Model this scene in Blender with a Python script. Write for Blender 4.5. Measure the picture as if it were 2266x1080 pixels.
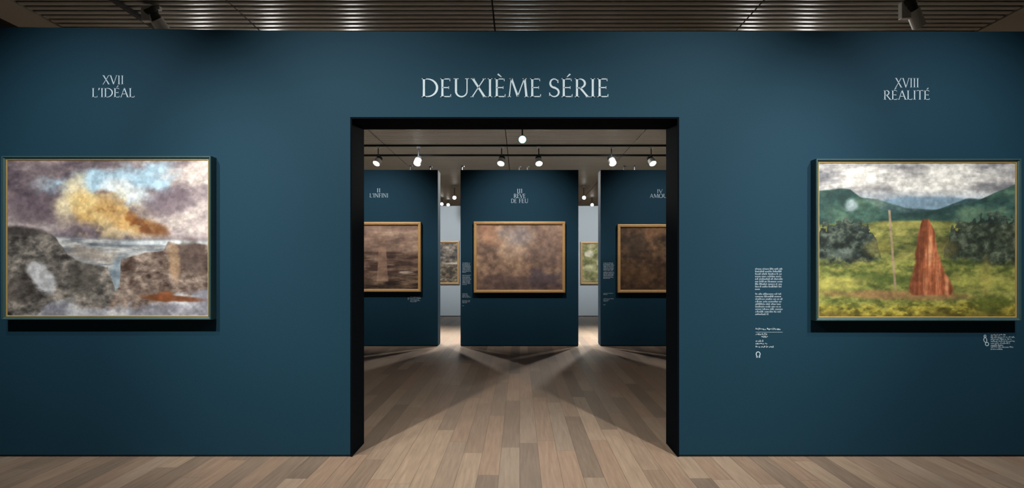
import bpy, math, random
import numpy as np
from mathutils import Vector, Matrix

C = bpy.context.scene.collection
for o in list(bpy.data.objects):
    bpy.data.objects.remove(o, do_unlink=True)
random.seed(7)

# ------------------------------------------------------------------ camera
F, VX, VY, EYE = 1386.0, 1150.0, 593.0, 1.267        # focal length and vanishing point in pixels, eye height in metres
cam = bpy.data.objects.new('camera', bpy.data.cameras.new('camera'))
C.objects.link(cam)
cam.location = (0, 0, EYE)
cam.rotation_euler = (math.pi / 2, 0, 0)
cam.data.sensor_width = 36
cam.data.lens = 36 * F / 2266
cam.data.shift_x = -(VX - 1133) / 2266
cam.data.shift_y = (VY - 540) / 2266
cam.data.clip_start = 0.05
bpy.context.scene.camera = cam

# ------------------------------------------------------------------ world, exposure
sc = bpy.context.scene
sc.view_settings.view_transform = 'Standard'
sc.view_settings.look = 'None'
sc.view_settings.gamma = 1
sc.view_settings.use_curve_mapping = False
sc.view_settings.exposure = 0.0
W = bpy.data.worlds.new('world'); sc.world = W
W.use_nodes = True
W.node_tree.nodes['Background'].inputs[0].default_value = (0.5, 0.55, 0.6, 1)
W.node_tree.nodes['Background'].inputs[1].default_value = 0.02

CEIL = 3.667          # underside of the slats
YW, TW = 4.2, 0.325   # near wall: front face and thickness
YP = 10.13            # partitions
YB = 16.34            # pale far wall
HW = 2.853            # height of the exhibition walls


def spot(name, loc, aim, power, angle, blend=0.6, col=(1, 0.93, 0.84), size=0.05):
    l = bpy.data.lights.new(name, 'SPOT')
    l.energy = power; l.color = col; l.spot_size = math.radians(angle); l.spot_blend = blend
    l.shadow_soft_size = size
    o = bpy.data.objects.new(name, l); C.objects.link(o)
    o.location = loc
    o.rotation_euler = (Vector(aim) - Vector(loc)).to_track_quat('-Z', 'Y').to_euler()
    return o


WARM = (1, 0.95, 0.88)
NEUT = (1, 0.97, 0.93)
COOL = (0.78, 0.95, 1.0)
# ceiling spotlights of the near room, behind the camera: one on each big painting, others wash the blue wall
spot('unseen_spot', (-2.78, 1.75, 3.55), (-2.78, YW, 1.55), 430, 60, 1.0, NEUT)
spot('unseen_spot', (2.70, 1.75, 3.55), (2.70, YW, 1.55), 430, 60, 1.0, NEUT)
spot('unseen_spot', (-1.95, 1.7, 3.55), (-0.25, 5.6, 0.1), 680, 67, 1.0, WARM)
spot('unseen_spot', (1.95, 1.7, 3.55), (0.25, 5.6, 0.1), 680, 67, 1.0, WARM)
for x_ in (-2.6, 0.0, 2.6):  # added downlights without fixtures, to lighten the near floor
    spot('unseen_spot', (x_, 2.3, 3.55), (x_, 2.9, 0.0), 190, 84, 1.0, WARM)
spot('unseen_spot', (-0.4, 1.2, 3.55), (-0.45, YW, 2.4), 22, 40, 1.0, NEUT)
# spotlights just behind the near wall, on the drawings of the partitions
spot('unseen_spot', (-2.3, 7.9, 3.5), (-2.3, YP, 1.6), 330, 62, 1.0, NEUT)
spot('unseen_spot', (0.0, 7.9, 3.5), (0.0, YP, 1.6), 330, 62, 1.0, NEUT)
spot('unseen_spot', (2.25, 7.9, 3.5), (2.25, YP, 1.6), 230, 62, 1.0, NEUT)
# on the pale far wall
spot('unseen_spot', (-2.2, 10.9, 3.5), (-1.7, YB, 1.75), 800, 46, 1.0, (0.93, 0.97, 1))
spot('unseen_spot', (2.2, 10.9, 3.5), (1.7, YB, 1.75), 800, 46, 1.0, (0.93, 0.97, 1))
# added downlights behind the partitions and the far wall; their floor bounce lifts the ceiling
for x_ in (-2.9, -1.1, 1.1, 2.9):
    spot('unseen_spot', (x_, 12.3, 3.45), (x_ * 0.9, 11.6, 0.0), 520, 80, 1.0, NEUT)
    spot('unseen_spot', (x_ * 1.6, 20.5, 3.45), (x_ * 1.6, 20.5, 0.0), 500, 100, 1.0, WARM)
# hidden lamps behind the near wall that put the highlights on the slats
for x_ in (-3.55, -2.77, -1.86, 2.57, 3.2):
    spot('unseen_spot', (x_, 7.0, 3.38), (x_, YW + 0.4, 2.5), 9, 124, 0.5, NEUT)
for x_ in (-5.2, 5.2):  # added downlights, out of view, bouncing light off the floor onto the ceiling
    spot('unseen_spot', (x_, 6.6, 3.45), (x_, 6.6, 0.0), 850, 66, 1.0, NEUT)
    spot('unseen_spot', (x_, 13.2, 3.45), (x_, 13.2, 0.0), 1100, 90, 1.0, NEUT)

# ------------------------------------------------------------------ helpers
def lin(r, g, b):
    f = lambda c: (c / 255) / 12.92 if c <= 10.3 else (((c / 255) + 0.055) / 1.055) ** 2.4
    return (f(r), f(g), f(b), 1)


def at(px, py, Y):
    """point on the plane at depth Y seen at picture position px, py"""
    return (px - VX) * Y / F, EYE - (py - VY) * Y / F


class MB:
    def __init__(s):
        s.v = []; s.f = []

    def add(s, verts, faces):
        n = len(s.v)
        s.v += [tuple(v) for v in verts]
        s.f += [tuple(i + n for i in f) for f in faces]
        return s

    def box(s, x0, x1, y0, y1, z0, z1):
        return s.add([(x0, y0, z0), (x1, y0, z0), (x1, y1, z0), (x0, y1, z0), (x0, y0, z1), (x1, y0, z1), (x1, y1, z1), (x0, y1, z1)],
                     [(0, 3, 2, 1), (4, 5, 6, 7), (0, 1, 5, 4), (1, 2, 6, 5), (2, 3, 7, 6), (3, 0, 4, 7)])

    def prism(s, poly, y0, y1):
        """poly: counter-clockwise list of (x, z) seen from -Y"""
        n = len(poly)
        vs = [(x, y0, z) for x, z in poly] + [(x, y1, z) for x, z in poly]
        fs = [tuple(range(n)), tuple(range(2 * n - 1, n - 1, -1))]
        for i in range(n):
            j = (i + 1) % n
            fs.append((j, i, i + n, j + n))
        return s.add(vs, fs)

    def lathe(s, prof, mat=Matrix(), n=28, cap=True):
        """prof: (radius, z) pairs turned round Z, then moved by mat"""
        vs = []; fs = []
        for r, z in prof:
            for k in range(n):
                a = 2 * math.pi * k / n
                vs.append(mat @ Vector((r * math.cos(a), r * math.sin(a), z)))
        for i in range(len(prof) - 1):
            for k in range(n):
                j = (k + 1) % n
                fs.append((i * n + k, i * n + j, (i + 1) * n + j, (i + 1) * n + k))
        if cap:
            fs.append(tuple(range(n - 1, -1, -1)))
            m = (len(prof) - 1) * n
            fs.append(tuple(range(m, m + n)))
        return s.add(vs, fs)

    def frame(s, x0, x1, z0, z1, yw, prof):
        """mitred picture-frame moulding; prof: (inset, distance from the wall)"""
        vs = []; fs = []
        for ins, d in prof:
            vs += [(x0 + ins, yw - d, z0 + ins), (x1 - ins, yw - d, z0 + ins), (x1 - ins, yw - d, z1 - ins), (x0 + ins, yw - d, z1 - ins)]
        for i in range(len(prof) - 1):
            for k in range(4):
                j = (k + 1) % 4
                fs.append((i * 4 + k, i * 4 + j, (i + 1) * 4 + j, (i + 1) * 4 + k))
        return s.add(vs, fs)

    def build(s, name, mat, parent=None, smooth=False, origin=None, bevel=0):
        me = bpy.data.meshes.new(name)
        v = s.v
        if origin is not None:
            v = [(a - origin[0], b - origin[1], c - origin[2]) for a, b, c in v]
        me.from_pydata(v, [], s.f); me.update()
        me.materials.append(mat)
        o = bpy.data.objects.new(name, me); C.objects.link(o)
        if origin is not None:
            o.location = origin
        if parent is not None:
            o.parent = parent
            if origin is not None:
                o.location = Vector(origin) - Vector(parent.location)
        if smooth:
            for p in me.polygons:
                p.use_smooth = True
        if bevel:
            b = o.modifiers.new('bevel', 'BEVEL'); b.width = bevel; b.segments = 2; b.limit_method = 'ANGLE'
        return o


def thing(name, loc, label, cat, group=None):
    o = bpy.data.objects.new(name, None); C.objects.link(o)
    o.location = loc; o.empty_display_size = 0.1
    o['label'] = label; o['category'] = cat
    if group: o['group'] = group
    return o


def tag(o, label, cat, group=None):
    o['label'] = label; o['category'] = cat
    if group: o['group'] = group
    return o


def struct(o):
    o['kind'] = 'structure'
    return o


# ------------------------------------------------------------------ materials
def mat(name, col, rough=0.6, metal=0.0, noise=0.0, nscale=8.0, bump=0.0, bscale=200.0, emit=None, spec=0.5):
    m = bpy.data.materials.new(name); m.use_nodes = True
    nt = m.node_tree; n = nt.nodes; b = n['Principled BSDF']
    b.inputs['Base Color'].default_value = col
    b.inputs['Roughness'].default_value = rough
    b.inputs['Metallic'].default_value = metal
    b.inputs['Specular IOR Level'].default_value = spec
    tc = n.new('ShaderNodeTexCoord')
    if noise:
        t = n.new('ShaderNodeTexNoise'); t.inputs['Scale'].default_value = nscale; t.inputs['Detail'].default_value = 4
        nt.links.new(tc.outputs['Object'], t.inputs['Vector'])
        r = n.new('ShaderNodeMapRange'); r.inputs['To Min'].default_value = 1 - noise; r.inputs['To Max'].default_value = 1 + noise
        nt.links.new(t.outputs['Fac'], r.inputs['Value'])
        x = n.new('ShaderNodeVectorMath'); x.operation = 'SCALE'; x.inputs[0].default_value = col[:3]
        nt.links.new(r.outputs['Result'], x.inputs['Scale'])
        nt.links.new(x.outputs['Vector'], b.inputs['Base Color'])
    if bump:
        t2 = n.new('ShaderNodeTexNoise'); t2.inputs['Scale'].default_value = bscale; t2.inputs['Detail'].default_value = 3
        nt.links.new(tc.outputs['Object'], t2.inputs['Vector'])
        bp = n.new('ShaderNodeBump'); bp.inputs['Strength'].default_value = bump; bp.inputs['Distance'].default_value = 0.004
        nt.links.new(t2.outputs['Fac'], bp.inputs['Height']); nt.links.new(bp.outputs['Normal'], b.inputs['Normal'])
    if emit:
        b.inputs['Emission Color'].default_value = emit[0]; b.inputs['Emission Strength'].default_value = emit[1]
    return m


def floor_mat():
    m = bpy.data.materials.new('oak_planks'); m.use_nodes = True
    nt = m.node_tree; n = nt.nodes; L = nt.links; b = n['Principled BSDF']
    tc = n.new('ShaderNodeTexCoord'); sp = n.new('ShaderNodeSeparateXYZ'); L.new(tc.outputs['Object'], sp.inputs[0])

    def mth(op, a, b_=None, c=None):
        k = n.new('ShaderNodeMath'); k.operation = op
        for i, q in enumerate((a, b_, c)):
            if q is None: continue
            if isinstance(q, (int, float)): k.inputs[i].default_value = q
            else: L.new(q, k.inputs[i])
        return k.outputs[0]
    PW, PL = 0.128, 1.55
    xs = mth('DIVIDE', sp.outputs['X'], PW); xi = mth('FLOOR', xs); xf = mth('FRACT', xs)
    w1 = n.new('ShaderNodeTexWhiteNoise'); w1.noise_dimensions = '1D'; L.new(xi, w1.inputs['W'])
    ys = mth('ADD', mth('DIVIDE', sp.outputs['Y'], PL), mth('MULTIPLY', w1.outputs['Value'], 7.0)); yi = mth('FLOOR', ys); yf = mth('FRACT', ys)
    cv = n.new('ShaderNodeCombineXYZ'); L.new(xi, cv.inputs[0]); L.new(yi, cv.inputs[1])
    w2 = n.new('ShaderNodeTexWhiteNoise'); w2.noise_dimensions = '2D'; L.new(cv.outputs[0], w2.inputs['Vector'])
    # grain: noise stretched along the board, shifted per board
    gv = n.new('ShaderNodeCombineXYZ')
    L.new(mth('MULTIPLY', sp.outputs['X'], 55.0), gv.inputs[0])
    L.new(mth('ADD', mth('MULTIPLY', sp.outputs['Y'], 3.0), mth('MULTIPLY', w2.outputs['Value'], 40.0)), gv.inputs[1])
    g = n.new('ShaderNodeTexNoise'); g.inputs['Scale'].default_value = 1.0; g.inputs['Detail'].default_value = 6; g.inputs['Roughness'].default_value = 0.65
    L.new(gv.outputs[0], g.inputs['Vector'])
    cr = n.new('ShaderNodeValToRGB'); e = cr.color_ramp
    e.elements[0].position = 0.0; e.elements[0].color = lin(123, 108, 94)
    e.elements[1].position = 1.0; e.elements[1].color = lin(157, 139, 122)
    for p, c in ((0.2, (134, 117, 101)), (0.45, (151, 128, 109)), (0.65, (142, 127, 111)), (0.85, (158, 138, 118))):
        q = e.elements.new(p); q.color = lin(*c)
    L.new(w2.outputs['Value'], cr.inputs['Fac'])
    gr = n.new('ShaderNodeMapRange'); gr.inputs['From Min'].default_value = 0.25; gr.inputs['From Max'].default_value = 0.75
    gr.inputs['To Min'].default_value = 0.74; gr.inputs['To Max'].default_value = 1.2
    L.new(g.outputs['Fac'], gr.inputs['Value'])
    # joints
    ex = mth('MINIMUM', xf, mth('SUBTRACT', 1.0, xf)); jx = mth('GREATER_THAN', ex, 0.012)
    ey = mth('MINIMUM', yf, mth('SUBTRACT', 1.0, yf)); jy = mth('GREATER_THAN', ey, 0.0012)
    j = mth('ADD', mth('MULTIPLY', mth('MULTIPLY', jx, jy), 0.45), 0.55)
    sc_ = n.new('ShaderNodeVectorMath'); sc_.operation = 'SCALE'; L.new(cr.outputs['Color'], sc_.inputs[0]); L.new(mth('MULTIPLY', gr.outputs['Result'], j), sc_.inputs['Scale'])
    L.new(sc_.outputs['Vector'], b.inputs['Base Color'])
    rr = n.new('ShaderNodeMapRange'); rr.inputs['To Min'].default_value = 0.34; rr.inputs['To Max'].default_value = 0.5; L.new(g.outputs['Fac'], rr.inputs['Value'])
    L.new(rr.outputs['Result'], b.inputs['Roughness'])
    bp = n.new('ShaderNodeBump'); bp.inputs['Strength'].default_value = 0.12; bp.inputs['Distance'].default_value = 0.002
    L.new(g.outputs['Fac'], bp.inputs['Height']); L.new(bp.outputs['Normal'], b.inputs['Normal'])
    return m


def canvas_mat(name):
    m = bpy.data.materials.new(name); m.use_nodes = True
    nt = m.node_tree; n = nt.nodes; b = n['Principled BSDF']
    a = n.new('ShaderNodeAttribute'); a.attribute_name = 'paint'
    nt.links.new(a.outputs['Color'], b.inputs['Base Color'])
    b.inputs['Roughness'].default_value = 0.55; b.inputs['Specular IOR Level'].default_value = 0.25
    tc = n.new('ShaderNodeTexCoord')
    t = n.new('ShaderNodeTexNoise'); t.inputs['Scale'].default_value = 180; t.inputs['Detail'].default_value = 4
    nt.links.new(tc.outputs['Object'], t.inputs['Vector'])
    bp = n.new('ShaderNodeBump'); bp.inputs['Strength'].default_value = 0.25; bp.inputs['Distance'].default_value = 0.002
    nt.links.new(t.outputs['Fac'], bp.inputs['Height']); nt.links.new(bp.outputs['Normal'], b.inputs['Normal'])
    return m


M_BLUE = mat('petrol_blue_paint', lin(19, 53, 70), 0.72, noise=0.05, nscale=1.3, bump=0.15, bscale=160, spec=0.15)
M_LINING = mat('shade_dark_lining', lin(4, 10, 16), 0.85, noise=0.05, nscale=3, spec=0.04)  # the jambs' shade is put into this near-black base colour
M_SHADOWGAP = mat('black_plinth', lin(14, 13, 13), 0.7)
M_PALE = mat('pale_blue_grey_paint', lin(186, 197, 203), 0.7, noise=0.03, nscale=2, bump=0.1, bscale=160)
M_DARKWALL = mat('dark_room_paint', lin(38, 44, 50), 0.8)
M_SLAT = mat('taupe_slats', lin(162, 160, 150), 0.38, noise=0.08, nscale=3, spec=0.5)
M_BACK = mat('black_ceiling_void', lin(22, 20, 18), 0.9)
M_BULK = mat('grey_beige_plaster', lin(152, 148, 136), 0.7, noise=0.04, nscale=2)
M_VINYL = mat('pale_blue_vinyl', lin(176, 196, 208), 0.55)
M_TEALFRAME = mat('teal_green_frame_paint', lin(52, 80, 82), 0.4, noise=0.12, nscale=14)
M_GILT = mat('gilt_slip', lin(186, 160, 104), 0.4, metal=0.35, noise=0.15, nscale=30)
M_OAKFRAME = mat('gilded_oak_frame', lin(190, 150, 98), 0.42, metal=0.1, noise=0.12, nscale=22)
M_GREY = mat('grey_lamp_metal', lin(160, 162, 160), 0.45, metal=0.1, noise=0.03, nscale=10)
M_WHITE = mat('white_lamp_metal', lin(225, 225, 220), 0.4)
M_DGREY = mat('dark_lamp_metal', lin(62, 64, 62), 0.5, metal=0.2)
M_BLACK = mat('black_track_metal', lin(24, 23, 22), 0.5, metal=0.2)
M_LENS = mat('lit_lens', lin(255, 255, 255), 0.3, emit=((1, 0.97, 0.9, 1), 14))
M_LENSCOOL = mat('lit_lens_cool', lin(230, 255, 255), 0.3, emit=((0.55, 0.95, 1.0, 1), 1.7))
M_LENSOFF = mat('lamp_glass', lin(120, 125, 125), 0.15)
M_FLOOR = floor_mat()

# ------------------------------------------------------------------ the room
RX0, RX1, RY0, RY1 = -8.0, 8.0, -4.0, 25.0
struct(MB().box(RX0, RX1, RY0, RY1, -0.1, 0).build('floor', M_FLOOR))
struct(MB().box(RX0 - 0.1, RX0, RY0, RY1, 0, 5).build('wall_left', M_DARKWALL))
struct(MB().box(RX1, RX1 + 0.1, RY0, RY1, 0, 5).build('wall_right', M_DARKWALL))
struct(MB().box(RX0, RX1, RY1, RY1 + 0.1, 0, 5).build('wall_back', M_PALE))
struct(MB().box(RX0, RX1, RY0 - 0.1, RY0, 0, 5).build('wall_rear', M_DARKWALL))

# slatted ceiling: panels of boards running across the room, rounded undersides, dark void above
EDGES = [-4.56, -2.63, -0.25, 2.19, 4.63]
sl = MB()
PITCH, SW, TH = 0.1015, 0.064, 0.03
ny = int((RY1 - RY0) / PITCH)
for i in range(ny):
    y = RY0 + 0.06 + i * PITCH
    prof = [(-SW / 2, TH), (-SW / 2, 0.008), (-SW / 2 + 0.008, 0.0025), (-SW / 4, 0.0008), (0, 0), (SW / 4, 0.0008), (SW / 2 - 0.008, 0.0025), (SW / 2, 0.008), (SW / 2, TH)]
    for k in range(4):
        x0, x1 = EDGES[k] + 0.008, EDGES[k + 1] - 0.008
        m_ = len(prof)
        vs = [(x0, y + a, CEIL + b) for a, b in prof] + [(x1, y + a, CEIL + b) for a, b in prof]
        fs = [(q, q + m_, q + 1 + m_, q + 1) for q in range(m_ - 1)] + [tuple(range(m_)), tuple(range(2 * m_ - 1, m_ - 1, -1))]
        sl.add(vs, fs)
ceil = struct(sl.build('ceiling', M_SLAT))
struct(MB().box(RX0, RX1, RY0, RY1, 5.0, 5.1).build('ceiling_void', M_BACK))
MB().box(EDGES[0], EDGES[4], RY0, RY1, CEIL + 0.03, CEIL + 0.05).build('backing_board', M_BACK, ceil)
struct(MB().box(-4.97, EDGES[0], RY0, RY1, CEIL - 0.01, CEIL + 0.25).build('trim_1', M_BULK))
struct(MB().box(EDGES[4], RX1, RY0, RY1, CEIL - 0.01, CEIL + 0.25).build('trim_2', M_BULK))

# near wall with its opening
OX0, OX1, OZ = -371 / 330, 349 / 330, EYE + 330 / 330
ZL = EYE + (VY - 59.5) / 330
xl = (0 - VX) / 330
TOP = lambda x: HW + max(0.0, (-1.15 - x) / (-1.15 - xl)) * (ZL - HW)
LIN = 0.012
poly = [(RX0, 0.014), (OX0 - LIN, 0.014), (OX0 - LIN, OZ + LIN), (OX1 + LIN, OZ + LIN), (OX1 + LIN, 0.014), (RX1, 0.014), (RX1, HW), (-1.15, HW), (RX0, TOP(RX0))]
struct(MB().prism(poly, YW, YW + TW).build('wall_front', M_BLUE))
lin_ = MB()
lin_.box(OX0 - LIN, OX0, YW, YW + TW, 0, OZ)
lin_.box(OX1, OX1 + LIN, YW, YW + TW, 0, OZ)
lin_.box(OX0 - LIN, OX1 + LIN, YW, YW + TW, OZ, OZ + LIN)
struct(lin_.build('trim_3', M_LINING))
struct(MB().box(RX0, OX0 - LIN, YW + 0.006, YW + TW - 0.006, 0, 0.014).build('baseboard_left', M_SHADOWGAP))
struct(MB().box(OX1 + LIN, RX1, YW + 0.006, YW + TW - 0.006, 0, 0.014).build('baseboard_right', M_SHADOWGAP))

# pale far wall, lower than the ceiling
struct(MB().box(RX0, RX1, YB, YB + 0.3, 0.02, 2.885).build('wall_far', M_PALE))
struct(MB().box(RX0, RX1, YB + 0.004, YB + 0.296, 0, 0.02).build('baseboard_far', M_SHADOWGAP))

# the three dark partitions
PARTS = [(-3.24, -1.323, 'dark blue partition wall at the left beyond the opening, carrying the seascape drawing'),
         (-0.957, 0.950, 'dark blue partition wall in the middle of the opening, whole front visible'),
         (1.308, 3.22, 'dark blue partition wall at the right beyond the opening, carrying the dark brown drawing')]
for x0, x1, lab in PARTS:
    t = thing('partition_wall', ((x0 + x1) / 2, YP, 0), lab, 'partition wall', 'partition walls beyond the opening')
    o = MB().box(x0, x1, YP, YP + 0.32, 0.014, HW).build('wall_panel', M_BLUE, t, origin=((x0 + x1) / 2, YP, 0), bevel=0.004)
    MB().box(x0 + 0.006, x1 - 0.006, YP + 0.006, YP + 0.314, 0, 0.014).build('plinth', M_SHADOWGAP, t, origin=((x0 + x1) / 2, YP, 0))

# ------------------------------------------------------------------ paint on the canvases (generic landscapes)
def fbm(h, w, fy, fx, seed, octs=7, gain=0.58):
    rng = np.random.RandomState(seed)
    out = np.zeros((h, w)); amp = 1.0; tot = 0
    for o in range(octs):
        gy, gx = max(2, int(fy * 2 ** o)) + 2, max(2, int(fx * 2 ** o)) + 2
        g = rng.rand(gy, gx)
        y = np.linspace(0, gy - 2.001, h); x = np.linspace(0, gx - 2.001, w)
        yi = y.astype(int); xi = x.astype(int); ty = (y - yi); tx = (x - xi)
        ty = (ty * ty * (3 - 2 * ty))[:, None]; tx = (tx * tx * (3 - 2 * tx))[None, :]
        a = g[yi][:, xi]; b = g[yi][:, xi + 1]; c = g[yi + 1][:, xi]; d = g[yi + 1][:, xi + 1]
        out += amp * ((a * (1 - tx) + b * tx) * (1 - ty) + (c * (1 - tx) + d * tx) * ty)
        tot += amp; amp *= gain
    out /= tot
    return np.clip((out - 0.5) * 2.0 + 0.5, 0, 1)


def sst(a, b, x):
    t = np.clip((x - a) / (b - a), 0, 1)
    return t * t * (3 - 2 * t)


class Paint:
    def __init__(s, w, h):
        s.w, s.h = w, h
        s.u, s.v = np.meshgrid(np.linspace(0, 1, w), np.linspace(0, 1, h))
        s.im = np.zeros((h, w, 3))

    def n(s, fy, fx, seed, octs=7): return fbm(s.h, s.w, fy, fx, seed, octs)

    def mix(s, m, col):
        col = np.asarray(col, float)
        if col.ndim == 1: col = col[None, None, :]
        s.im = s.im * (1 - m[..., None]) + col * m[..., None]

    def ramp(s, t, stops):
        ps = [p for p, _ in stops]
        return np.stack([np.interp(t, ps, [c[k] for _, c in stops]) for k in range(3)], -1)

    def below(s, pts, soft=0.01, rough=0.0, seed=1, f=8):
        """mask of everything under a ridge line"""
        line = np.interp(s.u[0], [p[0] for p in pts], [p[1] for p in pts])[None, :]
        nz = (s.n(f, f, seed) - 0.5) * rough
        return sst(-soft, soft, s.v - line + nz)

    def blob(s, cx, cy, rx, ry, ang=0, soft=0.4, rough=0.0, seed=1, f=7):
        a = math.radians(ang); asp = s.h / s.w
        dx = s.u - cx; dy = (s.v - cy) * asp
        x = dx * math.cos(a) + dy * math.sin(a); y = -dx * math.sin(a) + dy * math.cos(a)
        r = np.sqrt((x / rx) ** 2 + (y / (ry * asp)) ** 2) + (s.n(f, f, seed) - 0.5) * rough
        return 1 - sst(1 - soft, 1 + soft * 0.3, r)


def paint_storm():
    p = Paint(430, 328)
    n1 = p.n(5, 3, 11); n2 = p.n(9, 5, 12)
    p.mix(np.ones_like(p.u), p.ramp(0.6 * n1 + 0.4 * n2, [(0.15, (78, 70, 80)), (0.4, (122, 110, 114)), (0.6, (158, 148, 150)), (0.85, (206, 196, 190))]))
    p.mix(p.blob(.55, .13, .30, .15, -6, .6, .9, 13), (172, 206, 226))
    p.mix(p.blob(.62, .22, .18, .08, 10, .6, .9, 14), (214, 226, 232))
    p.mix(0.75 * p.blob(.78, .28, .22, .10, -8, .6, 1.0, 15), (104, 92, 102))
    p.mix(0.6 * p.blob(.93, .05, .16, .06, -8, .6, 1.0, 17), (226, 216, 208))
    p.mix(0.7 * p.blob(.17, .30, .2, .13, 5, .7, 1.0, 16), (98, 86, 96))
    # amber cloud bank
    g = p.n(8, 8, 21)
    p.mix(0.9 * p.blob(.32, .25, .085, .22, 24, .5, .5, 22), (232, 220, 182))
    p.mix(0.9 * p.blob(.41, .32, .14, .13, 32, .5, .5, 23), (206, 172, 108))
    p.mix(0.92 * p.blob(.56, .36, .15, .09, 34, .45, .5, 24), (160, 106, 52))
    p.mix(0.9 * p.blob(.70, .43, .12, .06, 14, .45, .5, 25), (112, 66, 32))
    p.mix(0.6 * p.blob(.52, .24, .10, .05, 24, .5, .9, 27), (96, 56, 34))
    p.mix(0.5 * sst(.55, .8, g) * p.blob(.48, .34, .3, .22, 28, .6), (248, 226, 160))
    # sea and horizon
    p.mix(0.9 * p.below([(0, .46), (.3, .49), (.6, .51), (1, .52)], .03, .02, 31), (112, 112, 122))
    w = p.n(26, 6, 32)
    p.mix(p.below([(0, .48), (.3, .50), (.7, .52), (1, .53)], .012), p.ramp(w, [(.2, (92, 102, 114)), (.5, (136, 142, 146)), (.8, (186, 190, 190))]))
    p.mix(0.85 * p.blob(.78, .53, .3, .022, 0, .7), (214, 226, 230))
    p.mix(0.55 * p.blob(.42, .60, .14, .06, 8, .7, .8, 33), (176, 160, 142))
    p.mix(0.7 * p.blob(.55, .72, .05, .12, 8, .6, .8, 34), (126, 146, 160))
    # cliffs
    r1 = p.n(13, 12, 41); r2 = 1 - np.abs(2 * p.n(16, 13, 42) - 1) ** .8 * .9; r2 = .5 * r2 + .5 * p.n(40, 34, 40)
    rock = p.ramp(0.45 * r1 + 0.55 * r2, [(.2, (44, 42, 42)), (.45, (86, 84, 80)), (.65, (122, 118, 112)), (.9, (168, 160, 150))])
    p.mix(p.below([(0, .42), (.18, .455), (.24, .5), (.30, .62), (.38, .66), (.5, .70), (.535, .82), (.52, 1), (.56, 1.1)], .008, .03, 43), rock)
    p.mix(0.7 * p.blob(.08, .455, .13, .035, 4, .5, .4, 44), (52, 48, 48))
    rb = p.ramp(0.35 * r1 + 0.65 * r2, [(.2, (62, 48, 42)), (.45, (104, 90, 82)), (.65, (136, 122, 112)), (.9, (172, 158, 146))])
    right = p.below([(0, 2), (.50, 2), (.505, .92), (.56, .80), (.565, .63), (.78, .585), (.80, .525), (.9, .54), (1, .545)], .008, .025, 45)
    p.mix(right, rb)
    p.mix(0.7 * p.blob(.92, .62, .10, .12, 0, .4, .5, 46), (70, 58, 54))
    p.mix(0.6 * p.blob(.83, .66, .03, .14, -4, .5, .5, 47), (170, 140, 106))
    p.mix(0.6 * p.blob(.37, .76, .10, .13, 0, .5, .6, 48), (66, 64, 60))
    p.mix(0.5 * p.blob(.05, .82, .1, .12, 0, .6, .7, 49), (62, 56, 54))
    fo = p.n(9, 9, 51)
    p.mix(0.85 * p.blob(.17, .76, .05, .13, -38, .5, .9, 52), (196, 200, 206))
    p.mix(0.9 * p.below([(0, 1.02), (.15, .97), (.2, .90), (.3, .88), (.38, .93), (.5, .955), (.65, .95), (.8, .91), (.85, .85), (1, .84)], .03, .10, 53, 9), p.ramp(fo, [(.2, (122, 124, 136)), (.6, (170, 174, 184)), (.9, (206, 210, 216))]))
    p.mix(0.92 * p.blob(.83, .89, .19, .026, 3, .4, .5, 54), (106, 62, 36))
    p.mix(0.8 * p.blob(.79, .87, .06, .04, -10, .4, .5, 55), (126, 74, 44))
    return p


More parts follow.
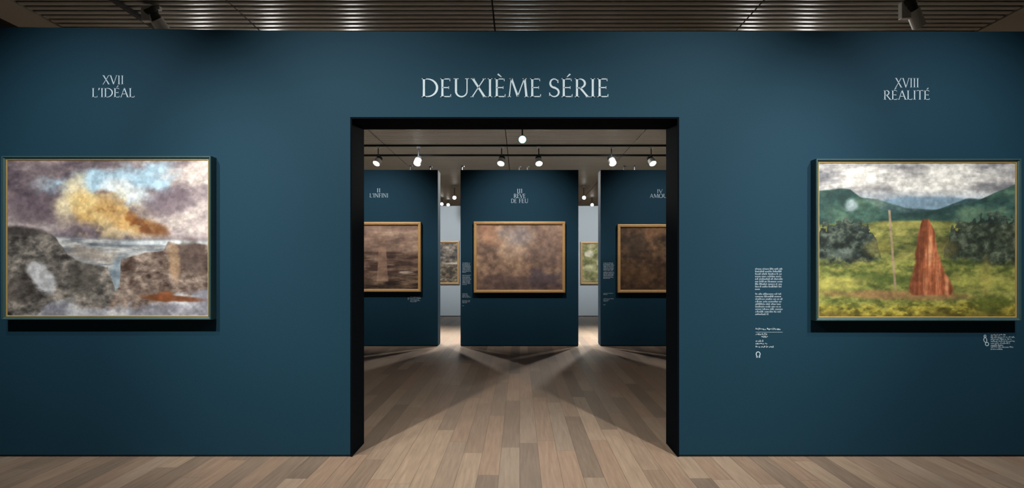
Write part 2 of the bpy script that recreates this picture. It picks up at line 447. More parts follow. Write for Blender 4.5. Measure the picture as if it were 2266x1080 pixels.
def paint_valley():
    p = Paint(430, 334)
    n1 = p.n(9, 3, 61); n2 = p.n(18, 6, 62)
    p.mix(np.ones_like(p.u), p.ramp(0.6 * n1 + 0.4 * n2, [(.2, (112, 114, 120)), (.45, (160, 160, 160)), (.65, (206, 206, 202)), (.9, (240, 238, 230))]))
    p.mix(0.6 * sst(.16, .24, p.v), (150, 168, 184))
    p.mix(p.below([(0, .27), (.3, .25), (.45, .215), (.7, .22), (1, .25)], .012, .01, 63), (116, 142, 160))
    h = p.n(12, 8, 64)
    far = p.ramp(h, [(.2, (50, 74, 78)), (.6, (74, 100, 98)), (.9, (96, 120, 110))])
    p.mix(p.below([(0, .34), (.2, .22), (.3, .235), (.45, .29), (.6, .30), (.75, .23), (1, .24)], .006, .01, 65), far)
    hills = p.ramp(h, [(.2, (38, 64, 62)), (.6, (60, 90, 80)), (.9, (84, 112, 92))])
    p.mix(p.below([(0, .175), (.12, .165), (.16, .17), (.22, .225), (.32, .30), (.40, .33), (.52, .32), (.64, .29), (.80, .245), (.9, .19), (1, .14)], .005, .008, 66), hills)
    p.mix(0.7 * p.blob(.165, .27, .035, .045, 20, .6, .8, 67), (172, 186, 194))
    m = p.n(14, 5, 71); m2 = p.n(40, 26, 72)
    mead = p.ramp(0.55 * m + 0.45 * m2, [(.2, (70, 78, 44)), (.5, (104, 110, 60)), (.8, (144, 142, 78))])
    p.mix(p.below([(0, .40), (.25, .385), (.35, .375), (.65, .375), (1, .40)], .008, .01, 73), mead)
    p.mix(0.6 * p.blob(.47, .40, .2, .03, 0, .6, .4, 74), (176, 170, 92))
    # woods
    tr = p.n(30, 34, 75)
    wood = p.ramp(tr, [(.2, (26, 34, 32)), (.6, (50, 62, 56)), (.9, (84, 94, 84))])
    sp = np.abs(((p.u * 26) % 1) - .5) * 0.05
    p.mix(sst(-.008, .008, p.v - np.interp(p.u, [0, .1, .2, .27, .31, .36], [.40, .37, .365, .42, .55, .8]) - sp + .10 * (tr - .5)) * (1 - sst(.60, .68, p.v + .06 * (tr - .5))), wood)
    p.mix(0.85 * sst(-.008, .008, p.v - np.interp(p.u, [.6, .64, .68, .74, .83, .9, 1], [.9, .56, .40, .37, .33, .32, .35]) - sp + .10 * (tr - .5)) * (1 - sst(.62, .70, p.v + .05 * (tr - .5) - .06 * (p.u - .75))), wood)
    p.mix(0.5 * p.blob(.12, .60, .13, .06, 0, .7, .8, 76), (104, 116, 110))
    p.mix(0.5 * p.blob(.30, .55, .08, .06, 0, .7, .8, 77), (140, 132, 66))
    p.mix(0.55 * p.blob(.66, .55, .06, .07, 0, .7, .8, 78), (92, 84, 50))
    low = p.ramp(0.5 * m + 0.5 * m2, [(.2, (62, 74, 38)), (.5, (98, 108, 54)), (.8, (140, 142, 74))])
    p.mix(0.95 * p.below([(0, .67), (.3, .62), (.6, .62), (.8, .66), (1, .68)], .03, .06, 79), low)
    p.mix(0.75 * p.blob(.38, .76, .3, .05, 2, .7, .6, 80), (64, 82, 40))
    p.mix(0.7 * p.blob(.12, .78, .16, .05, -4, .7, .6, 81), (190, 182, 96))
    p.mix(0.6 * p.blob(.85, .78, .2, .05, 4, .7, .6, 82), (166, 166, 82))
    p.mix(0.8 * p.blob(.42, .86, .44, .035, 1, .6, .5, 83), (146, 112, 76))
    p.mix(0.85 * p.below([(0, .92), (.5, .91), (1, .90)], .05, .06, 84), p.ramp(m2, [(.2, (92, 88, 34)), (.5, (146, 134, 52)), (.8, (186, 170, 72))]))
    p.mix(0.6 * p.below([(0, .985), (1, .97)], .03, .06, 85), (70, 62, 30))
    p.mix(0.8 * p.blob(.88, .92, .10, .06, 0, .6, .9, 86), (74, 84, 36))
    p.mix(0.5 * p.blob(.85, .74, .03, .12, 0, .6, .9, 87), (150, 140, 74))
    # one autumn shrub in the meadow
    rs = p.n(5, 46, 88)
    shrub = p.ramp(rs, [(.1, (118, 66, 42)), (.5, (162, 94, 62)), (.95, (200, 142, 102))])
    x = p.u - .545; t = np.clip((p.v - .36) / .50, 0, 1)
    wdt = np.interp(t, [0, .2, .4, .7, .92, 1], [.015, .045, .055, .08, .12, .10])
    sk = np.interp(t, [0, .6, 1], [0, .01, .03])
    msk = (1 - sst(.85, 1.1, np.abs(x - sk) / wdt + (p.n(14, 14, 89) - .5) * .2)) * sst(.355, .375, p.v) * (1 - sst(.85, .87, p.v))
    p.mix(msk, shrub)
    p.mix(0.6 * msk * sst(.0, .9, -(x - sk) / wdt), (84, 44, 28))
    p.mix(0.9 * (1 - sst(.004, .008, np.abs(p.u - .37 - (p.v - .5) * .06))) * sst(.30, .31, p.v) * (1 - sst(.82, .83, p.v)), (150, 132, 108))
    return p


def paint_mist():
    p = Paint(180, 138)
    a = p.n(5, 6, 91); b = p.n(16, 18, 92)
    p.mix(np.ones_like(p.u), p.ramp(.6 * a + .4 * b, [(.15, (112, 90, 80)), (.5, (150, 120, 100)), (.85, (188, 156, 128))]))
    p.mix(0.55 * p.blob(.42, .3, .34, .3, 0, .8, .8, 93), (184, 160, 140))
    p.mix(0.5 * p.blob(.45, .16, .25, .16, 0, .8, .9, 94), (150, 146, 152))
    p.mix(0.6 * p.blob(.15, .12, .2, .2, 0, .8, .9, 95), (176, 128, 102))
    p.mix(0.6 * p.blob(.85, .4, .2, .4, 0, .8, .9, 96), (128, 106, 98))
    p.mix(0.75 * p.blob(.75, .85, .3, .2, 0, .7, 1.0, 97), (84, 74, 84))
    p.mix(0.7 * p.blob(.3, .88, .25, .12, 0, .7, 1.0, 98), (90, 72, 70))
    p.mix(0.5 * p.below([(0, .9), (1, .88)], .1, .1, 99), (76, 60, 58))
    return p


def paint_coast():
    p = Paint(180, 138)
    a = p.n(8, 3, 101); b = p.n(26, 6, 102)
    p.mix(np.ones_like(p.u), p.ramp(.7 * a + .3 * b, [(.15, (110, 88, 78)), (.5, (140, 114, 98)), (.9, (182, 154, 134))]))
    p.mix(p.below([(0, .42), (1, .42)], .02), p.ramp(b, [(.2, (70, 52, 46)), (.55, (104, 82, 70)), (.9, (142, 116, 100))]))
    p.mix(p.below([(0, .86), (.4, .84), (.62, .8), (.8, .76), (1, .74)], .015, .08, 103), p.ramp(b, [(.2, (48, 38, 34)), (.6, (92, 74, 62)), (.9, (130, 106, 88))]))
    p.mix(0.7 * p.blob(.86, .74, .08, .02, 0, .5, .6, 104), (206, 192, 180))
    # a standing stone on the shore
    x = p.u - .58
    t = np.clip((p.v - .2) / .68, 0, 1)
    wdt = np.interp(t, [0, .2, .7, 1], [.02, .045, .06, .075])
    p.mix(0.85 * (1 - sst(.8, 1.05, np.abs(x) / wdt)) * sst(.2, .22, p.v) * (1 - sst(.86, .9, p.v)), p.ramp(a, [(.2, (130, 102, 86)), (.8, (176, 144, 120))]))
    return p


def paint_grove():
    p = Paint(170, 138)
    a = p.n(5, 6, 111); b = p.n(18, 20, 112)
    p.mix(np.ones_like(p.u), p.ramp(.55 * a + .45 * b, [(.15, (56, 42, 32)), (.5, (88, 66, 48)), (.9, (128, 98, 72))]))
    p.mix(0.6 * p.blob(.5, .08, .4, .14, 0, .8, .9, 113), (146, 106, 76))
    p.mix(0.6 * p.blob(.2, .3, .16, .26, 0, .7, 1.0, 114), (66, 54, 42))
    p.mix(0.6 * p.blob(.3, .75, .35, .14, 0, .8, 1.0, 115), (96, 70, 48))
    p.mix(0.5 * p.below([(0, .9), (1, .9)], .1, .1, 116), (58, 42, 32))
    return p


def paint_rocks():
    p = Paint(110, 90)
    a = p.n(6, 6, 121); b = p.n(16, 16, 122)
    p.mix(np.ones_like(p.u), p.ramp(.5 * a + .5 * b, [(.15, (58, 60, 66)), (.5, (128, 116, 104)), (.9, (206, 190, 170))]))
    p.mix(0.7 * p.below([(0, .5), (1, .5)], .1, .3, 123), p.ramp(b, [(.2, (70, 62, 48)), (.7, (124, 104, 76)), (.9, (170, 160, 140))]))
    p.mix(0.8 * p.blob(.9, .52, .16, .03, 0, .5, .5, 124), (224, 218, 200))
    return p


def paint_garden():
    p = Paint(110, 90)
    a = p.n(6, 6, 131); b = p.n(14, 14, 132)
    p.mix(np.ones_like(p.u), p.ramp(.5 * a + .5 * b, [(.15, (98, 104, 66)), (.5, (150, 148, 96)), (.9, (206, 200, 158))]))
    p.mix(0.8 * p.blob(.12, .27, .10, .10, 30, .5, .8, 133), (236, 228, 206))
    p.mix(0.8 * p.blob(.13, .62, .12, .10, 0, .5, .6, 134), (206, 204, 158))
    return p


def painting(x0, x1, z0, z1, yw, kind, paint, label, group):
    """framed painting hung on the wall face at yw"""
    cx, cz = (x0 + x1) / 2, z0
    org = (cx, yw, cz)
    t = thing('framed_painting', org, label, 'painting', group)
    if kind == 'teal':
        prof = [(0, 0.0), (0, .074), (.003, .080), (.008, .080), (.010, .074), (.018, .068), (.021, .062), (.021, .045)]
        bar, dep = .021, .060
        fr = MB().frame(x0, x1, z0, z1, yw, prof).build('frame', M_TEALFRAME, t, origin=org)
        s = MB().frame(x0 + .0209, x1 - .0209, z0 + .0209, z1 - .0209, yw, [(0, .05), (0, .066), (.004, .066), (.0075, .0605), (.0075, .05)])
        sl_ = s.build('gilt_slip', M_GILT, fr, origin=org); sl_.location = (0, 0, 0)
        ins, cd = .028, .0595
    else:
        b = .046 if kind == 'oak' else .05
        prof = [(0, 0.0), (0, .072), (.004, .078), (b * .45, .080), (b * .55, .074), (b - .008, .072), (b, .066), (b, .03)]
        fr = MB().frame(x0, x1, z0, z1, yw, prof).build('frame', M_OAKFRAME, t, origin=org)
        ins, cd = b - .001, .045
    # canvas: fine grid carrying the paint
    w, h = paint.w, paint.h
    xs = np.linspace(x0 + ins, x1 - ins, w) - cx
    zs = np.linspace(z1 - ins, z0 + ins, h) - cz
    X, Z = np.meshgrid(xs, zs)
    co = np.stack([X, np.full_like(X, -cd), Z], -1).reshape(-1, 3)
    idx = np.arange(w * h).reshape(h, w)
    q = np.stack([idx[1:, :-1], idx[1:, 1:], idx[:-1, 1:], idx[:-1, :-1]], -1).reshape(-1, 4)
    me = bpy.data.meshes.new('canvas')
    me.from_pydata(co.tolist(), [], q.tolist()); me.update()
    at_ = me.color_attributes.new('paint', 'FLOAT_COLOR', 'POINT')
    fine = 1 + 0.22 * (fbm(h, w, h // 9, w // 9, 900 + w, 3) - .5)
    im = np.clip(paint.im * fine[..., None], 0, 255) / 255
    li = np.where(im <= 0.04045, im / 12.92, ((im + 0.055) / 1.055) ** 2.4)
    at_.data.foreach_set('color', np.concatenate([li.reshape(-1, 3), np.ones((w * h, 1))], 1).astype(np.float32).ravel())
    me.materials.append(M_CANVAS)
    o = bpy.data.objects.new('canvas', me); C.objects.link(o); o.parent = t
    return t


M_CANVAS = canvas_mat('oil_paint')
YF = YW - 0.08


def pxrect(a, b, c, d, Y):
    x0, z1 = at(a, c, Y); x1, z0 = at(b, d, Y)
    return x0, x1, z0, z1


G1 = 'large framed paintings on the near wall'; G2 = 'framed drawings on the partitions'; G3 = 'paintings on the pale far wall'
painting(*pxrect(2, 466, 345, 708, YF), YW, 'teal', paint_storm(), 'large stormy seascape with an amber cloud in a dark teal frame, under XVII L’IDÉAL', G1)
painting(*pxrect(1806.5, 2261, 351, 710.5, YF), YW, 'teal', paint_valley(), 'large green valley landscape in a dark teal frame, under XVIII RÉALITÉ', G1)
YPF = YP - 0.08
painting(*pxrect(729, 931, 491, 646, YPF), YP, 'oak', paint_coast(), 'sepia seascape in a gilded frame on the left partition, under L’INFINI', G2)
painting(*pxrect(1048, 1251, 490, 648, YPF), YP, 'oak', paint_mist(), 'misty pinkish brown picture in a gilded frame on the middle partition', G2)
painting(*pxrect(1367, 1551, 496, 648, YPF), YP, 'oak', paint_grove(), 'dark brown wooded picture in a gilded frame on the right partition', G2)
YBF = YB - 0.08
painting(*pxrect(890, 1016, 533, 629, YBF), YB, 'gold', paint_rocks(), 'small grey and ochre painting on the pale far wall, seen through the left gap', G3)
painting(*pxrect(1285, 1411, 535, 629, YBF), YB, 'gold', paint_garden(), 'small green and cream painting on the pale far wall, seen through the right gap', G3)

# ------------------------------------------------------------------ lettering: flared capitals, cap height 1
def arc(cx, cy, rx, ry, a0, a1, n=14):
    return [(cx + rx * math.cos(math.radians(a0 + (a1 - a0) * i / n)), cy + ry * math.sin(math.radians(a0 + (a1 - a0) * i / n))) for i in range(n + 1)]


TK, TN = 0.098, 0.048


def stem(x, y0=0, y1=1, w=TK, s0=True, s1=True):
    r = [([(x, y0), (x, y0 + .18 * (y1 - y0)), (x, y0 + .5 * (y1 - y0)), (x, y0 + .82 * (y1 - y0)), (x, y1)], [w * 1.12, w, w * .92, w, w * 1.12])]
    e = w * .5 + .055
    if s0: r.append(([(x - e, y0 + .014), (x, y0 + .018), (x + e, y0 + .014)], [.028, .036, .028]))
    if s1: r.append(([(x - e, y1 - .014), (x, y1 - .018), (x + e, y1 - .014)], [.028, .036, .028]))
    return r


def bar(x0, x1, y, tick=0, w=TN):
    r = [([(x0, y), (x1, y)], [w, w * 1.1])]
    if tick: r.append(([(x1 - .012, y + (w / 2 if tick < 0 else -w / 2)), (x1 + .008, y + tick)], [.05, .022]))
    return r


def diag(a, b, w, s0=True, s1=True):
    r = [([a, ((a[0] + b[0]) / 2, (a[1] + b[1]) / 2), b], [w * 1.08, w * .94, w * 1.08])]
    for f, p, s in ((s0, a, 1), (s1, b, -1)):
        if f:
            sg = .014 if p[1] < .5 else -.014
            r.append(([(p[0] - w * .5 - .05, p[1] + sg), (p[0] + w * .5 + .05, p[1] + sg)], [.028, .028]))
    return r


def glyph(ch):
    base = {'É': 'E', 'È': 'E', 'Ê': 'E'}.get(ch, ch)
    g = []; adv = .6
    if base == 'I': g = stem(.17); adv = .34
    elif base == 'E':
        g = stem(.15) + bar(.15, .50, .974, -.12) + bar(.15, .45, .51, 0) + [([(.45, .44), (.45, .58)], [.028, .028])] + bar(.15, .54, .026, .13); adv = .62
    elif base == 'F':
        g = stem(.15) + bar(.15, .50, .974, -.12) + bar(.15, .45, .5, 0) + [([(.45, .43), (.45, .57)], [.028, .028])]; adv = .57
    elif base == 'L': g = stem(.15) + bar(.15, .52, .026, .14); adv = .57
    elif base == 'D':
        a = arc(.30, .5, .47, .475, 90, -90, 20); w = [TN + (TK * 1.1 - TN) * math.sin(math.pi * i / 20) ** 1.2 for i in range(21)]
        g = stem(.15) + bar(.15, .31, .975) + bar(.15, .31, .025) + [(a, w)]; adv = .87
    elif base == 'U':
        a = [(.17, .98), (.17, .32)] + arc(.43, .32, .26, .30, 180, 360, 16) + [(.69, .98)]
        w = [TK, TK] + [TK * .95 - (TK * .95 - TN) * i / 16 for i in range(17)] + [TN * 1.1]
        g = [(a, w), ([(.06, .985), (.29, .985)], [.03, .03]), ([(.60, .985), (.78, .985)], [.03, .03])]; adv = .86
    elif base == 'X': g = diag((.10, 1), (.66, 0), TK) + diag((.64, 1), (.07, 0), TN); adv = .74
    elif base == 'V': g = diag((.08, 1), (.40, 0), TK, True, False) + diag((.70, 1), (.39, 0), TN, True, False); adv = .76
    elif base == 'A': g = diag((.38, 1), (.08, 0), TN, False, True) + diag((.37, 1), (.70, 0), TK, False, True) + bar(.19, .56, .36); adv = .78
    elif base == 'M': g = diag((.21, 1), (.12, 0), TN, True, True) + diag((.22, 1), (.52, .03), TK * .95, False, False) + diag((.83, 1), (.51, .03), TN, False, False) + diag((.84, 1), (.93, 0), TK, True, True); adv = 1.05
    elif base == 'N': g = stem(.14, w=TN) + diag((.13, 1), (.66, 0), TK, False, False) + stem(.66, w=TN, s0=False); adv = .80
    elif base == 'T': g = stem(.32, s1=False) + [([(.03, .87), (.045, .974)], [.024, .04]), ([(.04, .974), (.60, .974)], [TN, TN]), ([(.61, .87), (.595, .974)], [.024, .04])]; adv = .64
    elif base == 'O':
        a = arc(.45, .5, .37, .48, 90, 450, 32); w = [TN + (TK * 1.1 - TN) * abs(math.sin(2 * math.pi * i / 32)) for i in range(33)]
        g = [(a, w)]; adv = .90
    elif base == 'S':
        a = arc(.30, .745, .185, .23, 25, 250, 14) + [(.33, .50)] + arc(.30, .255, .215, .23, 70, -155, 14)
        w = [TN * .8 + (TK - TN * .8) * min(1, i / 12) for i in range(15)] + [TK * 1.15] + [TK - (TK - TN * .8) * max(0, (i - 2) / 12) for i in range(15)]
        g = [(a, w), ([(.475, .76), (.485, .93)], [.05, .02]), ([(.09, .24), (.08, .06)], [.05, .02])]; adv = .60
    elif base == 'R':
        a = arc(.28, .735, .24, .24, 90, -90, 16); w = [TN + (TK - TN) * math.sin(math.pi * i / 16) for i in range(17)]
        g = stem(.15) + bar(.15, .29, .975) + bar(.15, .29, .495) + [(a, w)] + diag((.30, .5), (.66, 0), TK * .95, False, True); adv = .72
    elif base == '’': g = [([(.13, 1.0), (.12, .86), (.06, .74)], [.10, .085, .02])]; adv = .22
    elif base == ' ': adv = .34
    if ch == 'É': g.append(([(.30, 1.08), (.45, 1.24)], [.035, .085]))
    if ch == 'È': g.append(([(.37, 1.08), (.20, 1.24)], [.035, .085]))
    if ch == 'Ê': g += [([(.18, 1.08), (.32, 1.22)], [.03, .06]), ([(.32, 1.22), (.46, 1.08)], [.06, .03])]
    return g, adv


def sweep(mb, pts, wid, yf, yb, fx, fz):
    """strip of varying width along pts, standing proud from yb (wall) to yf"""
    n = len(pts); Lp = []; Rp = []
    for i, (x, y) in enumerate(pts):
        a = pts[max(0, i - 1)]; b = pts[min(n - 1, i + 1)]
        dx, dy = b[0] - a[0], b[1] - a[1]; l = math.hypot(dx, dy) or 1
        nx, ny = -dy / l * wid[i] / 2, dx / l * wid[i] / 2
        Lp.append((x + nx, y + ny)); Rp.append((x - nx, y - ny))
    vs = []
    for P, Y in ((Lp, yf), (Rp, yf), (Lp, yb), (Rp, yb)):
        vs += [(fx(x), Y, fz(y)) for x, y in P]
    fs = []
    for i in range(n - 1):
        fs += [(n + i, n + i + 1, i + 1, i), (i, i + 1, 2 * n + i + 1, 2 * n + i), (n + i + 1, n + i, 3 * n + i, 3 * n + i + 1)]
    fs += [(0, 2 * n, 3 * n, n), (n - 1, 2 * n - 1, 4 * n - 1, 3 * n - 1)]
    mb.add(vs, fs)


def text_line(s, px0, px1, ptop, pbase, Y, name, parent=None):
    """one line of raised lettering on the wall face at depth Y"""
    total = 0; items = []
    for ch in s:
        g, adv = glyph(ch); items.append((total, g)); total += adv
    x0, zt = at(px0, ptop, Y); x1, zb = at(px1, pbase, Y)
    k = (x1 - x0) / (total - .08); hgt = zt - zb
    mb = MB()
    for off, g in items:
        for pts, wid in g:
            sweep(mb, pts, wid, Y - .0025, Y, lambda x: x0 + (x + off - .04) * k, lambda y: zb + y * hgt)
    o = mb.build(name, M_VINYL, parent, origin=((x0 + x1) / 2, Y, zb))
    return o


tt = thing('wall_title', (at(1140, 215, YW)[0], YW, at(1140, 215, YW)[1]), 'large pale capitals DEUXIÈME SÉRIE on the blue wall above the opening', 'wall lettering')
text_line('DEUXIÈME', 933, 1198, 174, 215, YW, 'word', tt)
text_line('SÉRIE', 1214, 1347, 174, 215, YW, 'word', tt)


def heading(lines, Y, label):
    x, z = at((min(l[1] for l in lines) + max(l[2] for l in lines)) / 2, lines[-1][4], Y)
    t = thing('wall_heading', (x, Y, z), label, 'wall lettering', 'chapter headings')
    for i, (s, a, b, c, d) in enumerate(lines):
        text_line(s, a, b, c, d, Y, 'numeral_line' if i == 0 else 'title_line', t)


heading([('XVII', 228, 274, 167, 187), ('L’IDÉAL', 204, 298, 195, 215.5)], YW, 'small pale two-line lettering XVII L’IDÉAL above the stormy seascape painting')
heading([('XVIII', 1981, 2033, 173, 194), ('RÉALITÉ', 1955, 2057, 200, 221)], YW, 'small pale two-line lettering XVIII RÉALITÉ above the green valley painting')
heading([('II', 834, 842, 417, 425.5), ('L’INFINI', 818, 859, 428, 437)], YP, 'tiny lettering II L’INFINI near the top of the left partition')
heading([('III', 1144, 1156, 418, 427), ('RÊVE', 1137, 1163, 429, 438), ('DE', 1131, 1143, 440, 449), ('FEU', 1148.5, 1169, 440, 449)], YP, 'tiny three-line lettering III RÊVE DE FEU near the top of the middle partition')
heading([('IV', 1454, 1466, 419, 427), ('AMOUR', 1438, 1484, 429, 438)], YP, 'tiny lettering IV AMOUR near the top of the right partition')


# ------------------------------------------------------------------ small wall texts: too small to read, rows of letter strokes
def small_print(mb, Y, px0, px1, ytop, pitch, fracs, seed, xh=None, offs=None, bold=1.0):
    rnd = random.Random(seed)
    s = Y / F
    xh = xh or pitch * .5
    for i, fr in enumerate(fracs):
        yb = ytop + pitch * i + pitch * .78
        x = px0 + (offs[i] if offs else 0); end = px0 + (px1 - px0) * fr
        lw = xh * .30 * bold
        while x < end - xh * .5:
            for _ in range(rnd.randint(2, 9)):
                if x > end: break
                w = xh * rnd.choice((.35, .6, .6, .75)); hh = xh * rnd.choice((1, 1, 1, 1.45))
                for xx in ((x,) if w < xh * .5 else (x, x + w - lw)):
                    X, Z = at(xx, yb, Y); mb.box(X, X + lw * s, Y - .001, Y, Z, Z + hh * s)
                if w > xh * .5:
                    X, Z = at(x, yb - (xh - lw if rnd.random() < .6 else 0), Y); mb.box(X, X + w * s, Y - .001, Y, Z, Z + lw * .9 * s)
                x += w + xh * .30
            x += xh * .55


def wall_text(name, Y, px, py, label, cat, blocks, group):
    x, z = at(px, py, Y)
    t = thing(name, (x, Y, z), label, cat, group)
    for k, (nm, a, b, yt, pitch, fracs, offs, bold) in enumerate(blocks):
        mb = MB(); small_print(mb, Y, a, b, yt, pitch, fracs, int(a * 7 + k), offs=offs, bold=bold)
        mb.build(nm, M_VINYL, t, origin=(x, Y, z))
    return t


GT = 'small wall texts'
full = lambda n, last, seed: [1 - .10 * random.Random(seed + i).random() for i in range(n - 1)] + [last]
wall_text('wall_text', YW, 1701, 699, 'pale two-paragraph text to the left of the green valley painting', 'wall text',
          [('paragraph', 1671, 1732, 592.5, 5.6, full(9, .2, 3), None, .62), ('paragraph', 1671.5, 1732, 648, 5.6, full(9, .44, 30), None, .62)], GT)
t = wall_text('wall_label', YW, 1700, 775, 'pale object label with a round symbol under the two-paragraph text', 'wall label',
              [('heading_line', 1672, 1727, 725.5, 6, [1], None, 1.3), ('caption_line', 1672, 1711, 737, 5.6, [.72, .72], [0, 13], 1.3),
               ('caption_line', 1672, 1711, 752, 5.6, [.42, .66], None, 1.2), ('caption_line', 1672, 1711, 765, 5.4, [1], None, 1.1)], GT)
mb = MB(); s = YW / F
X, Z = at(1672, 735.5, YW); mb.box(X, X + 60 * s, YW - .001, YW, Z, Z + .5 * s)
mb.build('rule', M_VINYL, t, origin=(t.location.x, YW, t.location.z))


def symbol(strokes, Y, parent, name='symbol'):
    mb = MB(); s = Y / F
    for pts, w in strokes:
        sweep(mb, pts, [w] * len(pts), Y - .001, Y, lambda x: (x - VX) * s, lambda y: EYE - (y - VY) * s)
    # picture rows grow downward: turn the faces round
    mb.f = [tuple(reversed(f)) for f in mb.f]
    return mb.build(name, M_VINYL, parent, origin=(parent.location.x, Y, parent.location.z))


symbol([(arc(1677.6, 783.5, 4.4, 4.8, 125, 415, 18), 1.8), ([(1673, 788.5), (1676, 788.5), (1676, 791), (1673.5, 791)], 1.4), ([(1682.3, 788.5), (1679.3, 788.5), (1679.3, 791), (1682, 791)], 1.4)], YW, t)
t = wall_text('wall_label', YW, 2210, 772, 'pale seven-line label with a round figure symbol, right below the green valley painting', 'wall label',
              [('caption_line', 2192, 2245, 739, 4.6, [.62, 1, .85, 1, .8, .55], None, 1.2), ('caption_line', 2192, 2245, 768 - 2, 4.4, [.95, .5], None, 1.2)], GT)
symbol([(arc(2184, 761.5, 3.6, 3.8, 0, 360, 18), 1.5), (arc(2179.5, 744, 2.2, 2.6, 0, 360, 12), 1.5), ([(2178.5, 747), (2176.5, 752), (2178, 756), (2181, 758)], 1.5), ([(2181, 747), (2183.5, 752), (2183, 757)], 1.5)], YW, t)
wall_text('wall_text', YP, 1032, 632, 'tiny two-paragraph text at the left edge of the middle partition', 'wall text',
          [('paragraph', 1023, 1042, 581, 2.3, full(10, .5, 5), None, 1.2), ('paragraph', 1023, 1042, 608, 2.3, full(10, .5, 55), None, 1.2)], GT)
wall_text('wall_label', YP, 1032, 682, 'tiny object label at the left edge of the middle partition', 'wall label',
          [('caption_line', 1023, 1042, 649, 2.5, [.6, .6, .9, .95], None, 1.4), ('caption_line', 1023, 1042, 664, 2.5, [1, .9, .5], None, 1.4), ('symbol', 1023, 1027, 675, 3, [1], None, 1.4)], GT)
wall_text('wall_text', YP, 1347, 616, 'tiny two-paragraph text beside the dark brown drawing on the right partition', 'wall text',
          [('paragraph', 1335, 1359, 581, 2.3, full(8, .9, 6), None, 1.2), ('paragraph', 1335, 1359, 601, 2.3, full(7, .6, 66), None, 1.2)], GT)
wall_text('wall_label', YP, 1347, 680, 'tiny object label beside the dark brown drawing on the right partition', 'wall label',
          [('caption_line', 1335, 1358, 648, 2.5, [1, .4], None, 1.4), ('caption_line', 1335, 1358, 660, 2.5, [1, .6, .5], None, 1.4), ('symbol', 1335, 1339, 673, 3, [1], None, 1.4)], GT)
wall_text('wall_label', YP, 917, 669, 'tiny label below the right corner of the sepia seascape', 'wall label',
          [('symbol', 902, 906, 658, 3, [1, .6], None, 1.4), ('caption_line', 908, 931, 656.5, 2.5, [.95, 1, .8, .9, .6], None, 1.4)], GT)


# ------------------------------------------------------------------ lighting tracks and spotlights
def track(name, x0, x1, y0, y1, label):
    m = MB().box(x0, x1, y0, y1, CEIL - 0.035, CEIL)
    return tag(m.build(name, M_BLACK, origin=((x0 + x1) / 2, (y0 + y1) / 2, CEIL)), label, 'lighting track')


YT = 12.2
track('lighting_track', -4.4, 4.4, YT - .02, YT + .02, 'black lighting track across the ceiling behind the partitions, carrying the lit row of six')
track('lighting_track', -4.4, 4.4, 13.23, 13.29, 'bare black rail across the ceiling just behind the row of six lit spotlights')
track('lighting_track', -3.63, -3.59, 4.9, 8.0, 'black lighting track running away along the ceiling at the upper left')


def spotlight(x, y, aim, label, ztop=CEIL, drop=.2, lens=M_LENS, power=0, angle=70, group=None, rad=.062, ln=.19, box=None, col=NEUT, body=M_GREY):
    """track spotlight: adapter at the ceiling, stem, yoke, cylindrical housing, bezel and lens; faces along aim"""
    t = thing('track_spotlight', (x, y, ztop), label, 'spotlight', group)
    z = ztop
    ad = MB().box(x - .035, x + .035, y - .022, y + .022, z - .035, z).build('adapter', body, t, origin=(x, y, z), bevel=.004)
    if box:
        bx, by, w, d, h = box
        MB().box(x + bx - w / 2, x + bx + w / 2, y + by - d / 2, y + by + d / 2, z - .02 - h, z - .02).build('driver_box', body, t, origin=(x, y, z), bevel=.006)
    st = MB().lathe([(.011, -drop), (.011, -.03)], Matrix.Translation((x, y, z)), 14)
    st.build('stem', M_DGREY, t, smooth=False, origin=(x, y, z))
    piv = Vector((x, y, z - drop))
    d = Vector(aim).normalized()
    R = d.to_track_quat('Z', 'Y').to_matrix().to_4x4()
    Mx = Matrix.Translation(piv) @ R
    jm = MB().lathe([(.0, -.022), (.02, -.022), (.024, -.012), (.024, .012), (.02, .022), (0, .022)], Matrix.Translation(piv), 16, cap=False)
    jm.build('joint', M_DGREY, t, origin=(x, y, z))
    a, r = ln, rad
    hs = MB().lathe([(.0, -a * .45), (r * .80, -a * .45), (r * .86, -a * .42), (r * .86, -a * .28), (r * .78, -a * .27), (r * .78, -a * .24), (r * .86, -a * .23), (r * .86, -a * .1), (r * .86, -a * .05)], Mx, 28, cap=False)
    hs.build('heat_sink', M_DGREY, t, smooth=False, origin=(x, y, z))
    hb = MB().lathe([(r * .86, -a * .05), (r, -a * .04), (r, a * .54), (r * .93, a * .55), (r * .93, a * .44)], Mx, 28, cap=False)
    hb.build('housing', body, t, smooth=False, origin=(x, y, z))
    MB().lathe([(0, a * .455), (r * .925, a * .455)], Mx, 28, cap=False).build('lens', lens, t, origin=(x, y, z))
    if power:
        p = piv + d * (a * .62)
        l = spot('beam', p, p + d, power, angle, .8, col, .05)
        l.parent = t; l.location = p - Vector((x, y, z))
    return t


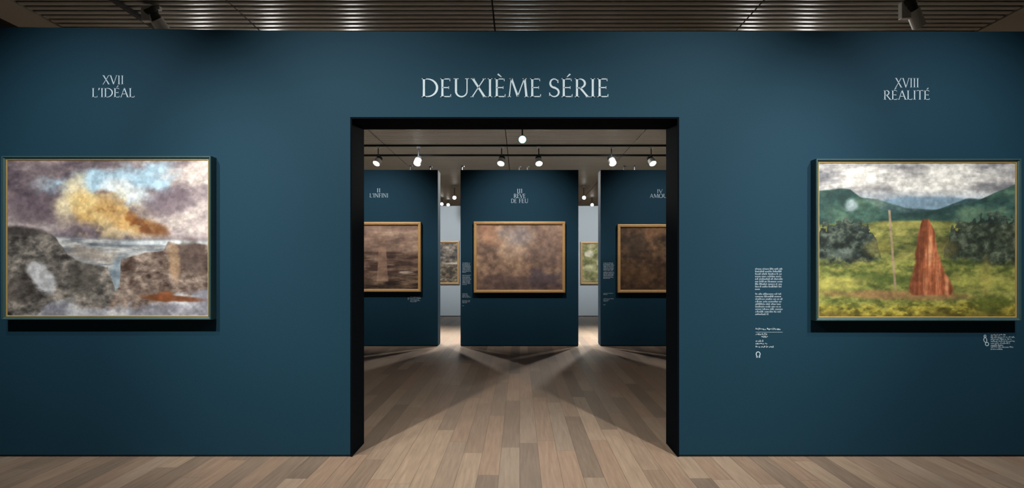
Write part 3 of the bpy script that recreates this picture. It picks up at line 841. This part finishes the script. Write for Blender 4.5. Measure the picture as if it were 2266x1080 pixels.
GR = 'row of six lit spotlights above the partitions'
six = [(837, -.25, 'first lit spotlight from the left in the row of six above the partitions'),
       (926, -.2, 'second lit spotlight from the left in the row of six above the partitions'),
       (1110, -.12, 'third lit spotlight of the six, just left of the bluish lamp'),
       (1192, .05, 'fourth lit spotlight of the six, just right of the bluish lamp'),
       (1353, .2, 'fifth lit spotlight of the six, above the right gap’s edge'),
       (1441, .22, 'sixth and rightmost lit spotlight of the row, beside the opening’s right jamb')]
for px, ax, lab in six:
    x = (px - VX) * YT / F
    spotlight(x, YT, (ax * 2, -1, -1.35), lab, ztop=CEIL - .035, drop=.27, power=330, angle=110, group=GR, rad=.07, ln=.17, body=M_WHITE)
x, z = at(1156, 308, 9.75)
spotlight(x, 9.75, (0.0, -1, -.28), 'single bluish white lit spotlight hanging high in the middle of the opening', drop=CEIL - z, lens=M_LENSCOOL, power=25, angle=90, rad=.062, ln=.15, col=COOL)
for px, py, Y, lab in ((1006, 437, 18.4, 'lit lamp high in the left gap, the brightest of three there'), (1292, 437, 18.4, 'lit lamp high in the right gap, the upper of two'),
                       (978, 451, 21.5, 'tiny lit lamp at the left edge of the left gap'), (992, 453, 22.2, 'tiny faint lamp in the middle of the left gap'),
                       (1310, 453, 21.5, 'tiny lit lamp in the right gap, the lower of two')):
    x, z = at(px, py, Y)
    spotlight(x, Y, (-.02 * x, -1, -.2), lab, drop=CEIL - z, rad=.055, ln=.16, group='lamps seen through the gaps')

# the two grey spotlights over the near wall
spotlight(3.53, 5.62, (.52, .25, -.78), 'unlit grey spotlight under the slatted ceiling, above the right end of the wall', drop=.10, lens=M_LENSOFF, rad=.058, ln=.27, body=M_WHITE, box=(-.075, 0, .085, .06, .15), group='grey spotlights over the near wall')
spotlight(-3.33, 5.75, (.35, .6, -.8), 'grey spotlight at the upper left, its box just showing over the wall top', drop=.13, lens=M_LENSOFF, rad=.058, ln=.27, body=M_WHITE, box=(-.06, -.05, .085, .06, .14), group='grey spotlights over the near wall')

# small grey brackets standing on the partition tops
k = 0
for px, h, lab in ((907, .085, 'short grey bracket on top of the left partition, left of its partner'), (951, .07, 'short grey bracket on top of the left partition, near its right end'),
                   (1022, .08, 'short grey bracket on the top left corner of the middle partition'), (1149, .07, 'short grey bracket on top of the middle partition, left of its middle pair'),
                   (1167, .07, 'short grey bracket on top of the middle partition, right of its middle pair'), (1381, .08, 'short grey bracket on top of the right partition, left one of its pair'),
                   (1405, .085, 'short grey bracket on top of the right partition, right one of its pair')):
    x = (px - VX) * 10.2 / F
    m = MB().box(x - .008, x + .008, 10.2, 10.24, HW, HW + h).box(x - .008, x + .035, 10.2, 10.24, HW + h - .016, HW + h).box(x - .02, x + .02, 10.19, 10.25, HW, HW + .008)
    tag(m.build('bracket', M_GREY, origin=(x, 10.22, HW)), lab, 'bracket', 'brackets on the partitions')
